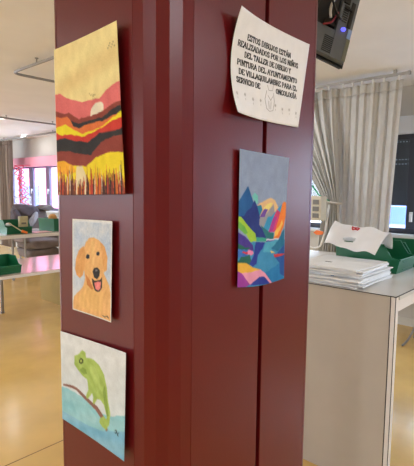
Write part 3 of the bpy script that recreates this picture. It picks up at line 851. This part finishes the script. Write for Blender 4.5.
# rail over the cream curtains, flat profile with gliders and end stop
cr_ = thing('curtain_rail', 'aluminium ceiling rail with gliders above the cream curtains', 'curtain rail', (4.45, 1.5, 2.6))
b = MB(); b.box((4.436, 1.5, 2.60), (4.464, 3.9, 2.616)); b.box((4.436, 1.5, 2.592), (4.440, 3.9, 2.6)); b.box((4.460, 1.5, 2.592), (4.464, 3.9, 2.6))
under(b.build('rail', M['alu'], bevel=.002), cr_)
b = MB(); b.box((4.43, 1.478, 2.588), (4.47, 1.5, 2.62)); under(b.build('end_cap', M['alu'], bevel=.002), cr_)
for y in (1.62, 2.6, 3.6):
    b = MB(); b.box((4.44, y-.015, 2.616), (4.46, y+.015, ZC-.0005)); under(b.build('hanger', M['alu']), cr_)
for y in (1.58, 1.72, 1.83, 1.94, 2.04, 2.14, 2.3, 2.45, 2.6):
    b = MB(); b.box((4.445, y-.007, 2.553), (4.455, y+.007, 2.59)); b.cbox((4.45, y, 2.586), (.02, .02, .01))
    under(b.build('glider', M['whitepl']), cr_)

def downlight(loc):
    t = thing('downlight', 'round recessed ceiling downlight', 'ceiling light', loc)
    b = MB(); b.lathe([(.085, -.012), (.11, -.010), (.115, -.001)], (0, 0, 0), 28); 
    b.build('trim_ring', M['whitepl'], t, smooth=True)
    b = MB(); b.lathe([(.078, -.014), (.08, -.0125)], (0, 0, 0), 28); b.build('diffuser', M['lamp'], t)
    return t
dl = downlight((3.37, 7.6, ZC))
dl['label'] = 'lit round ceiling downlight, the nearer one at the left edge'
def spot(loc, e):
    d = bpy.data.lights.new('downlight_beam', 'AREA'); d.shape = 'DISK'; d.size = .16; d.energy = e; d.color = (.9, .95, 1)
    o = bpy.data.objects.new('downlight_beam', d); o.location = (loc[0], loc[1], ZC-.02); COL.objects.link(o)
spot((3.37, 7.6), 2)
for (x, y), lab in {(4.71, 9.63): 'small far ceiling downlight near the blind box with painted pink glow', (.3, -1.2): 'ceiling downlight over the aisle behind the viewer, right one', (-1.6, .2): 'ceiling downlight nearest behind the viewer',
               (-1.6, 4.2): 'ceiling downlight behind the viewer on the left', (2.6, -1.4): 'ceiling downlight to the right of the counter', (-3.6, 2.0): 'rearmost of the ceiling downlights', (3.4, 2.9): 'ceiling downlight behind the column over the counter'}.items():
    nl = copy_tree(dl, (x, y, ZC), lab)
    if y > 9: nl.scale = (.45, .45, 1)
    spot((x, y), 16 if x < 2 else (2 if y > 9 else 12))

# ================================================================== CURTAINS
def curtain(name, label, path, z0, z1, amp, folds, m, heading=.09, nu=160, nv=50, phase=0.0):
    """path(s, t) -> (x, y): s along the rail 0..1, t height 0 top..1 bottom"""
    t0 = path(.5, 0)
    t = thing(name, label, 'curtain', (t0[0], t0[1], z0))
    def P(s, tt):
        x, y = path(s, tt)
        x2, y2 = path(min(s+.01, 1), tt); x1, y1 = path(max(s-.01, 0), tt)
        d = Vector((x2-x1, y2-y1)); d = d.normalized() if d.length > 1e-9 else Vector((0, 1))
        a = amp(tt)*(math.sin(2*math.pi*folds*s+phase)+.35*math.sin(2*math.pi*folds*2.3*s+1.3+tt*1.5)+.2*math.sin(7*s+9*tt))
        return (x+d.y*a, y-d.x*a*1.0+.3*a*d.y, z1+(z0-z1)*tt)
    h = heading/(z1-z0)
    b = MB(); b.grid(lambda s, tt: P(s, h+(1-h)*tt), nu, nv); under(b.build('cloth', m, smooth=True, solid=.0015), t)
    b = MB(); b.grid(lambda s, tt: P(s, h*tt), nu, 4); under(b.build('heading_tape', m, smooth=True, solid=.004), t)
    return t
curtain('curtain', 'cream pleated curtain hanging straight beneath the aluminium rail', lambda s, t: (4.47+.015*math.sin(9*s), 1.55+.63*s+.10*t*(1-s)), .35, 2.56,
        lambda t: .013+.008*t, 6.5, M['curtain'])
def tied(s, t):
    # gathered towards a waist about half way down
    wst = .53
    top0, top1 = 2.19, 3.1
    if t < wst:
        k = (t/wst); k = k*k*(3-2*k)*.35+k*.65
        a, c = top0*(1-k)+2.08*k, top1*(1-k)+2.25*k
    else:
        k = (t-wst)/(1-wst)
        a, c = 2.08-.03*k, 2.25+.09*k
    g = math.sin(min(t/wst, 1)*math.pi/2)
    return (4.46-.13*g, a+(c-a)*s)
tc_ = curtain('curtain', 'cream curtain gathered and tied back beside the medical stand', tied, .35, 2.56, lambda t: .03*(1-.45*math.exp(-((t-.53)/.12)**2)), 7.5, M['curtain'], phase=1.2)
b = MB(); pts = [(4.33+.055*math.cos(a), 2.165+.11*math.sin(a), 1.39+.02*math.sin(a)) for a in [2*math.pi*k/24 for k in range(25)]]
b.tube(pts, .012, 8, cap=False); under(b.build('tieback', M['curtain'], smooth=True), tc_)
curtain('curtain', 'grey brown curtain bunched at the left edge before the far window', lambda s, t: (4.72, 10.22+.7*s), .12, 2.57, lambda t: .04, 5.5, M['curtain2'])

# ================================================================== COUNTER ON THE RIGHT
ct = thing('counter', 'white topped counter with a plain beige end panel, right of the column', 'counter', (2.16, 1.35, 0))
b = MB(); b.box((2.196, 0.7245, 0.9825), (3.366, 2.07, 1.0023)); under(b.build('worktop', M['top'], bevel=.0015), ct)
b = MB(); b.box((2.145, 0.7227, 1.0028), (2.148, 2.07, 1.0064)); b.box((2.145, 0.7227, 1.0028), (3.366, 0.7263, 1.0064)); b.box((2.148, 0.7263, 1.0023), (3.366, 2.07, 1.005), 1)
under(b.build('laminate_skin', [M['black'], M['top']]), ct)
b = MB(); b.box((2.153, 0.7535, 0), (2.196, 2.07, 1.0023)); under(b.build('end_panel', M['laminate'], bevel=.001), ct)
b = MB(); b.box((2.151, 0.7505, 0), (2.18, 0.7535, 1.0023)); b.box((2.151, 0.7275, 0), (2.156, 0.7295, 1.0023)); under(b.build('dark_seam', M['black']), ct)
b = MB(); b.box((2.152, 0.7295, 0), (2.196, 0.7505, 1.0023)); under(b.build('corner_post', M['edge'], bevel=.002), ct)
b = MB(); b.box((2.196, 0.7308, 0.924), (3.366, 0.7515, 0.9825)); under(b.build('apron', M['edge'], bevel=.002), ct)
b = MB(); b.box((3.321, 0.7335, 0), (3.357, 0.7695, 0.924)); under(b.build('leg', M['edge'], bevel=.002), ct)

# ------------------------------------------------------------------ folded plastic sheets in a stack
def folded(i, n, cx, cy, z, w, d, h, rz, label, group=None):
    """a folded sheet: layers with a round fold on the -x side"""
    b = MB()
    r = h/2
    def prof(s):
        # closed outline in (x, z): round fold at -x, open layered edge at +x
        pts = []
        for k in range(7):
            a = math.pi/2+math.pi*k/6
            pts.append((-w/2+r+math.cos(a)*r*1.6, r+math.sin(a)*r*.98))
        pts += [(0, .0004), (w/2, .0006), (w/2+.002, h*.3), (w/2-.008, h*.36), (w/2-.001, h*.5), (w/2-.009, h*.62), (w/2, h*.7), (w/2, h*.97), (0, h)]
        return pts
    m = 9
    rnd = random.Random(i*7+3)
    rings = []
    for j in range(m+1):
        yy = -d/2+d*j/m
        wob = rnd.uniform(-.003, .003)
        rings.append([(x+wob+.006*math.sin(j*1.3+i), yy+rnd.uniform(-.0015, .0015)+(0.004*math.sin(x*20+i)), zz) for x, zz in prof(0)])
    k = len(rings[0])
    vs = [p for rg in rings for p in rg]
    fs = [(a*k+q, a*k+(q+1) % k, (a+1)*k+(q+1) % k, (a+1)*k+q) for a in range(m) for q in range(k)]
    fs += [tuple(range(k)), tuple(m*k+q for q in range(k))[::-1]]
    b.add(vs, fs)
    mats = [M['wrap']]
    if i == 5:
        b.box((-w/2-.0045, -.03, h*.25), (-w/2-.0015, .05, h*.75), 1); mats.append(M['bluelogo'])
    if i == n-1:
        b.box((-.06, .03, h), (-.045, .07, h+.0006), 1); mats.append(M['ink'])
    o = b.build('folded_sheet', mats)
    o.location = (cx, cy, z); o.rotation_euler = (0, 0, rz)
    return tag(o, label, 'folded sheet', group)
z = 1.0063
NS = 12
for i in range(NS):
    rr = random.Random(50+i)
    h = .0072+rr.uniform(-.001, .0012)
    low = i < 5
    cx = 2.40+(rr.uniform(-.006, .012) if low else rr.uniform(0, .03)); cy = 1.125+rr.uniform(-.015, .015)
    w_ = .45 if low else .41; d_ = .41 if low else .385
    lab = 'white folded plastic sheet in the pile on the counter'
    g = 'folded sheets inside the pile on the counter'
    if i == NS-1: lab, g = 'topmost white folded sheet of the pile on the counter, with a small dark mark', None
    if i == 0: lab, g = 'lowest folded sheet of the pile, lying on the counter top', None
    if i == 5: lab, g = 'folded sheet halfway up the pile with a pale blue print on its fold', None
    folded(i, NS, cx, cy, z, w_, d_, h, rr.uniform(-.06, .06), lab, g)
    z += h+.0003
STACK_TOP = z

# ================================================================== GREEN BINS
def bin_(loc, W, D, H, label, rz=0, group=None, mname='green', f=.42):
    """open fronted storage bin; front towards -y"""
    t = thing('storage_bin', label, 'storage bin', loc, group, rz)
    k = .004
    prof = [(-D/2+.02, 0), (D/2-.01, 0), (D/2, H), (-D/2+f*D, H), (-D/2+f*.5*D, H*.56), (-D/2, H*.50)]
    b = MB()
    b.prism(prof, -W/2, -W/2+k, 0)
    b.prism(prof, W/2-k, W/2, 0)
    b.box((-W/2+k, -D/2+.02, 0), (W/2-k, D/2-.01, k))
    b.prism([(D/2-.01-k, 0), (D/2-.01, 0), (D/2, H), (D/2-k, H)], -W/2+k, W/2-k, 0)
    b.prism([(-D/2+.02, 0), (-D/2+.02+k, 0), (-D/2+k, H*.5), (-D/2, H*.5)], -W/2+k, W/2-k, 0)
    b.build('tub', M[mname], t)
    b = MB()
    r = .007
    for x in (-W/2, W/2-k):
        b.box((x-r/2, -D/2+f*D, H-.004), (x+k+r/2, D/2+.003, H+.004))
    b.box((-W/2, D/2-k-.002, H-.004), (W/2, D/2+.005, H+.004))
    b.build('rim', M[mname], t, bevel=.0015)
    b = MB(); b.box((-W/2-.003, -D/2-.005, H*.5-.005), (W/2+.003, -D/2+k+.002, H*.5+.004))
    b.build('front_lip', M[mname], t, bevel=.0015)
    b = MB(); b.box((-W*.3, -D/2+.001, H*.12), (W*.3, -D/2+.006, H*.14)); b.box((-W*.3, -D/2-.001, H*.4), (W*.3, -D/2+.004, H*.42))
    b.build('label_slot', M[mname], t)
    return t
bin_((2.90, 1.125, 1.0061), .30, .414, .17, 'green open fronted plastic bin behind the white pile on the counter', f=.24)
bin_((3.222, 1.134, 1.0061), .26, .43, .155, 'green plastic bin at the right edge, behind the first one on the counter', f=.2)
# pale scoop leaning in front of the second bin
b = MB()
b.grid(lambda u, v: (2.97+.055*u, .86+.027*v+.009*math.sin(math.pi*u), 1.008+.05*v*(1-.2*abs(u-.5))), 8, 5)
tag(b.build('scoop', M['teal'], smooth=True, solid=.003), 'pale translucent green scoop between the two counter bins', 'scoop')

# ------------------------------------------------------------------ white carrier bag folded over the bin
def bag_P(u, v):
    # u: along from left (far y) to right; v: 0 front hem, ~.62 ridge, 1 back hem
    if v < .62:
        k = v/.62
        x = 2.52+.18*k
        y = (1.296-.315*u)*(1-k)+(1.318-.351*u)*k
        z = (1.182-.041*u)*(1-k)+(1.302-.0405*u)*k+.0135*math.sin(math.pi*k)
    else:
        k = (v-.62)/.38
        x = 2.70+.08*math.sin(k*math.pi/2)
        y = 1.318-.351*u+.01*k
        z = 1.302-.0405*u-.09*k*k-.012*k
    z += .006*math.sin(9*u+3*v)+.004*math.sin(17*u-6*v)
    return (x, y, z)
bg_ = thing('carrier_bag', 'white plastic carrier bag with red emblem drooping over the green bin', 'bag', (2.75, 1.17, 1.18))
nu, nv = 46, 34
vs = [bag_P(i/nu, j/nv) for j in range(nv+1) for i in range(nu+1)]
fs = []
for j in range(nv):
    for i in range(nu):
        u, v = (i+.5)/nu, (j+.5)/nv
        if ((u-.43)/.12)**2+((v-.20)/.055)**2 < 1: continue      # cut-out handle
        fs.append((j*(nu+1)+i, j*(nu+1)+i+1, (j+1)*(nu+1)+i+1, (j+1)*(nu+1)+i))
b = MB(); b.add(vs, fs); under(b.build('front_sheet', M['bag'], smooth=True, solid=.0012), bg_)
b = MB()
b.grid(lambda u, v: (2.71+.06*v, 1.305-.27*u, 1.275-.03*u-.11*v), 12, 8)
b.grid(lambda u, v: (2.745+.045*v, 1.305-.27*u, 1.24-.03*u-.08*v), 12, 8)
under(b.build('inner_sheet', M['bag'], smooth=True, solid=.0012), bg_)
b = MB()
def logo(u0, v0, u1, v1, t=.008):
    a, c = Vector(bag_P(u0, v0)), Vector(bag_P(u1, v1))
    b.tube([a+Vector((-.003, 0, .002)), c+Vector((-.003, 0, .002))], .0032, 6)
cu, cv = .42, .52
for (a, c, d, e) in [(-.06, .02, -.02, .05), (-.06, .02, -.03, -.03), (-.03, -.03, .01, .04), (.01, .04, .05, -.02), (.05, -.02, .07, .04), (-.02, .05, .03, .06), (-.05, -.02, .06, .0), (.03, .06, .07, .04), (-.07, .05, -.05, .06)]:
    logo(cu+a, cv+c, cu+d, cv+e)
tag(under(b.build('printed_emblem', M['redlogo']), bg_), 'red printed emblem')

# ================================================================== MEDICAL STAND (behind, left of the tied curtain)
ms = thing('drip_stand', 'drip stand with ivory pump beside the tied back curtain', 'medical stand', (4.0, 2.3, 0))
b = MB(); b.tube([(4.0, 2.3, .06), (4.0, 2.3, 1.72)], .012, 12); under(b.build('pole', M['chrome'], smooth=True), ms)
b = MB()
for k in range(5):
    a = 2*math.pi*k/5
    b.tube([(4.0, 2.3, .08), (4.0+.24*math.cos(a), 2.3+.27*math.sin(a), .055)], .014, 8)
    b.lathe([(.02, 0), (.026, .02), (.02, .045)], (4.0+.24*math.cos(a), 2.3+.27*math.sin(a), 0), 12)
under(b.build('base', M['chrome']), ms)
b = MB(); b.box((3.93, 2.07, 1.21), (4.05, 2.27, 1.45)); pb = under(b.build('pump', M['pump'], bevel=.008), ms)
b = MB()
for i in range(3):
    for j in range(2): b.box((3.925, 2.09+.09*j, 1.24+.065*i), (3.93, 2.155+.09*j, 1.285+.065*i))
pd = b.build('pump_buttons', M['pumpdark'], bevel=.001); pd.parent = pb; pd.matrix_parent_inverse = Matrix.Translation(ms.location).inverted() if False else Matrix.Identity(4)
b = MB(); b.tube(rounded([(3.95, 2.2, 1.21), (3.93, 2.22, .95), (3.95, 2.07, .93), (4.0, 2.05, 1.12), (4.2, 2.12, 1.36)], .09), .012, 8)
under(b.build('hose', M['whitecable'], smooth=True), ms)
b = MB(); b.prism([(2.02, 1.115), (2.09, 1.125), (2.125, 1.10), (2.09, 1.08), (2.03, 1.085)], 3.90, 3.91, 0)
tag(under(b.build('tag', M['orange']), ms), 'orange tag')
b = MB(); b.tube([(4.0, 2.27, 1.66), (3.97, 2.2, 1.56), (4.0, 2.13, 1.46), (4.2, 2.12, 1.40)], .007, 8)
tag(under(b.build('tubing', M['clip'], smooth=True), ms), 'green tubing')

# curved leg of a chair behind the counter
ch = thing('chair', 'grey tubular chair partly visible under the counter at the right edge', 'chair', (4.75, 1.25, 0))
for dx in (0, .34):
    b = MB(); b.tube(rounded([(4.45+dx, 1.42, .012), (4.62+dx, 1.42, .012), (4.75+dx, 1.30, .44)], .14), .011, 8); under(b.build('leg', M['chrome'], smooth=True), ch)
    b = MB(); b.tube([(4.45+dx, 1.06, .012), (4.45+dx, 1.1, .44)], .011, 8); under(b.build('leg', M['chrome'], smooth=True), ch)
b = MB(); b.box((4.42, 1.0, .44), (4.84, 1.4, .475)); under(b.build('seat', M['whitepl'], bevel=.01), ch)
b = MB(); b.box((4.42, .98, .55), (4.84, 1.0, .8)); b.box((4.44, .985, .44), (4.46, .995, .56)); b.box((4.80, .985, .44), (4.82, .995, .56)); under(b.build('backrest', M['whitepl'], bevel=.006), ch)

# ================================================================== TABLES ON THE LEFT
def table(label, x0, x1, y0, y1, h, th, leg_at, pedestal=None):
    t = thing('table', label, 'table', ((x0+x1)/2, (y0+y1)/2, 0))
    b = MB(); b.box((x0, y0, h-.004), (x1, y1, h)); b.box((x0+.001, y0+.001, h-th), (x1-.001, y1-.001, h-.004), 1)
    under(b.build('tabletop', [M['tabletop'], M['edge']], bevel=.001), t)
    for (x, y) in leg_at:
        b = MB(); b.tube([(x, y, 0.0), (x, y, h-th)], .018, 12); b.lathe([(.024, 0), (.024, .02)], (x, y, 0), 12)
        under(b.build('leg', M['chrome'], smooth=False), t)
    if pedestal:
        (a, c) = pedestal
        b = MB(); b.box(a, c); under(b.build('pedestal', M['oak'], bevel=.002), t)
    return t
table('nearer cream topped table at the left, standing on an olive pedestal', .6, 3.5, 4.45, 5.45, .62, .035, [(.7, 4.55), (.7, 5.4), (1.9, 5.4), (2.3, 5.35)], ((2.96, 4.6, 0.0), (3.45, 5.68, .50)))
table('farther white topped table at the left with two green bins', 2.2, 4.6, 7.02, 7.95, .75, .06, [(2.3, 7.1), (3.27, 7.15), (4.45, 7.15), (2.3, 7.85), (3.82, 7.85), (4.5, 7.85)])

bin_((1.94, 4.66, .62), .42, .3, .165, 'green plastic bin on the nearer left table, cut by the left edge')
fb = bin_((3.4, 7.32, .75), .42, .34, .215, 'green open bin on the far table holding a small card box')
bin_((4.16, 7.42, .75), .40, .36, .215, 'green bin on the far table beside the column, turned sideways', math.pi*.56)
# small things in and around the far bins
b = MB(); b.box((3.42, 7.20, .84), (3.56, 7.25, 1.03)); b.box((3.45, 7.199, .90), (3.53, 7.2, .93), 1)
tag(b.build('card_box', [M['card'], M['pumpdark']], bevel=.002), 'small kraft card box standing in the far green bin', 'box')
mk = thing('marker', 'orange marker leaning over the front of the far green bin', 'marker', (3.42, 7.1, .77))
b = MB(); b.tube([(3.48, 7.06, .765), (3.40, 7.10, .80)], [.018, .026], 10); under(b.build('cap', M['orange']), mk)
b = MB(); b.tube([(3.40, 7.10, .80), (3.24, 7.2, .93)], .009, 8); under(b.build('barrel', M['card']), mk)
b = MB(); b.lathe([(.01, 0), (.05, .01), (.055, .03), (.03, .055), (.005, .06)], (3.27, 7.28, .87), 12); 
tag(b.build('tissue_wad', M['paper'], smooth=True), 'crumpled white tissue in the far green bin', 'tissue')
b = MB(); b.lathe([(.01, -.07), (.05, -.05), (.075, -.01), (.07, .03), (.045, .06), (.01, .07)], (4.13, 7.42, .97), 18)
tag(b.build('sponge_ball', M['skinball'], smooth=True, bevel=0), 'ochre sponge ball on top of the sideways green bin', 'ball')
b = MB(); b.box((3.66, 7.12, .7505), (3.95, 7.35, .7535)); tag(b.build('pink_reflection_patch', mat('painted_pink_reflection', (244, 180, 186), .4)), 'pink reflection on the far table, put in as a thin sheet', 'paper')  # pink reflection on the tabletop, modelled as a thin coloured slab

# ------------------------------------------------------------------ padded recliner behind the far table
def blob(name, c, d, m, parent, rot=(0, 0, 0), e=.45, seed=0, amp=.06):
    b = MB(); rnd = random.Random(seed); ph = [rnd.uniform(0, 6) for _ in range(4)]
    R = Matrix.Translation(c) @ Matrix.Rotation(rot[2], 4, 'Z') @ Matrix.Rotation(rot[1], 4, 'Y') @ Matrix.Rotation(rot[0], 4, 'X')
    sg = lambda x, p: math.copysign(abs(x)**p, x)
    def P(u, v):
        a = 2*math.pi*u; q = math.pi*(v-.5)
        k = 1+amp*math.sin(3*a+ph[0])*math.sin(4*q+ph[1])+amp*.6*math.sin(7*a+ph[2]+5*q)
        return R @ Vector((d[0]/2*sg(math.cos(q), e)*sg(math.cos(a), e)*k, d[1]/2*sg(math.cos(q), e)*sg(math.sin(a), e)*k, d[2]/2*sg(math.sin(q), e)))
    b.grid(P, 36, 18)
    return under(b.build(name, m, smooth=True), parent)
rc = thing('recliner', 'grey padded recliner chair behind the far left table', 'armchair', (4.5, 8.75, 0))
blob('seat', (4.52, 8.7, .38), (.74, .7, .2), M['grey_fab'], rc, seed=1)
blob('seat_base', (4.52, 8.72, .2), (.70, .64, .2), M['grey_fab'], rc, seed=2)
blob('backrest', (4.52, 9.0, .72), (.72, .2, .72), M['grey_fab'], rc, rot=(-.18, 0, 0), seed=3)
blob('armrest', (4.12, 8.7, .52), (.14, .66, .2), M['grey_fab'], rc, seed=4)
blob('armrest', (4.92, 8.7, .52), (.14, .66, .2), M['grey_fab'], rc, seed=5)
for x in (4.25, 4.8):
    for y in (8.5, 8.95):
        b = MB(); b.tube([(x, y, 0), (x, y, .14)], .02, 10); under(b.build('leg', M['chrome']), rc)
jk = thing('jacket', 'crumpled dark grey jacket draped over the recliner back', 'jacket', (4.3, 8.95, 1.0))
blob('body', (4.36, 8.92, 1.03), (.5, .3, .26), M['grey_fab2'], jk, rot=(0, .12, 0), e=.7, seed=6, amp=.12)
blob('sleeve', (4.12, 8.82, .86), (.16, .2, .44), M['grey_fab2'], jk, rot=(0, -.15, 0), e=.7, seed=7, amp=.1)
blob('lining', (4.44, 8.74, .86), (.12, .08, .34), M['silver_fab'], jk, rot=(0, .5, 0), e=.9, seed=8, amp=.2)
blk = thing('blanket', 'rumpled grey blanket bundle at the right end of the recliner back', 'blanket', (4.8, 8.95, 1.05))
blob('folds', (4.8, 8.95, 1.08), (.36, .26, .14), M['grey_fab'], blk, e=.8, seed=9, amp=.12)

# ------------------------------------------------------------------ white trolley with red ribbon by the far window
tr = thing('trolley', 'white tubular trolley with shelves in front of the far window', 'trolley', (4.99, 10.4, 0))
for (x, y) in ((4.89, 10.05), (5.05, 10.05), (4.89, 10.75), (5.05, 10.75)):
    b = MB(); b.tube([(x, y, 0), (x, y, 1.30)], .014, 8); under(b.build('upright', M['whitepl']), tr)
for z in (.35, .8, 1.10, 1.25):
    b = MB(); b.box((4.87, 10.03, z), (5.07, 10.77, z+.02)); under(b.build('shelf', M['whitepl'], bevel=.004), tr)
gr = thing('ribbon_garland', 'curly red ribbon garland hanging in front of the far window', 'garland', (4.8, 9.9, 1.98))
for q, (y, ln, ph) in enumerate([(10.2, 1.0, 0), (10.1, .75, 2), (9.95, .95, 4)]):
    b = MB()
    b.tube([(4.79+.03*math.cos(k*.55+ph), y-.35*(k/90)*ln+.05*math.sin(k*.55+ph)+.05*math.sin(k*.13+ph), 2.0-ln*k/90) for k in range(91)], .011, 6)
    under(b.build('ribbon', M['redribbon'], smooth=True), gr)
b = MB(); b.tube([(4.79, 10.26, 2.0), (4.79, 9.9, 2.0)], .008, 6); b.tube([(4.79, 10.06, 2.0), (5.08, 10.06, 2.02)], .008, 6); under(b.build('cord', M['redribbon']), gr)
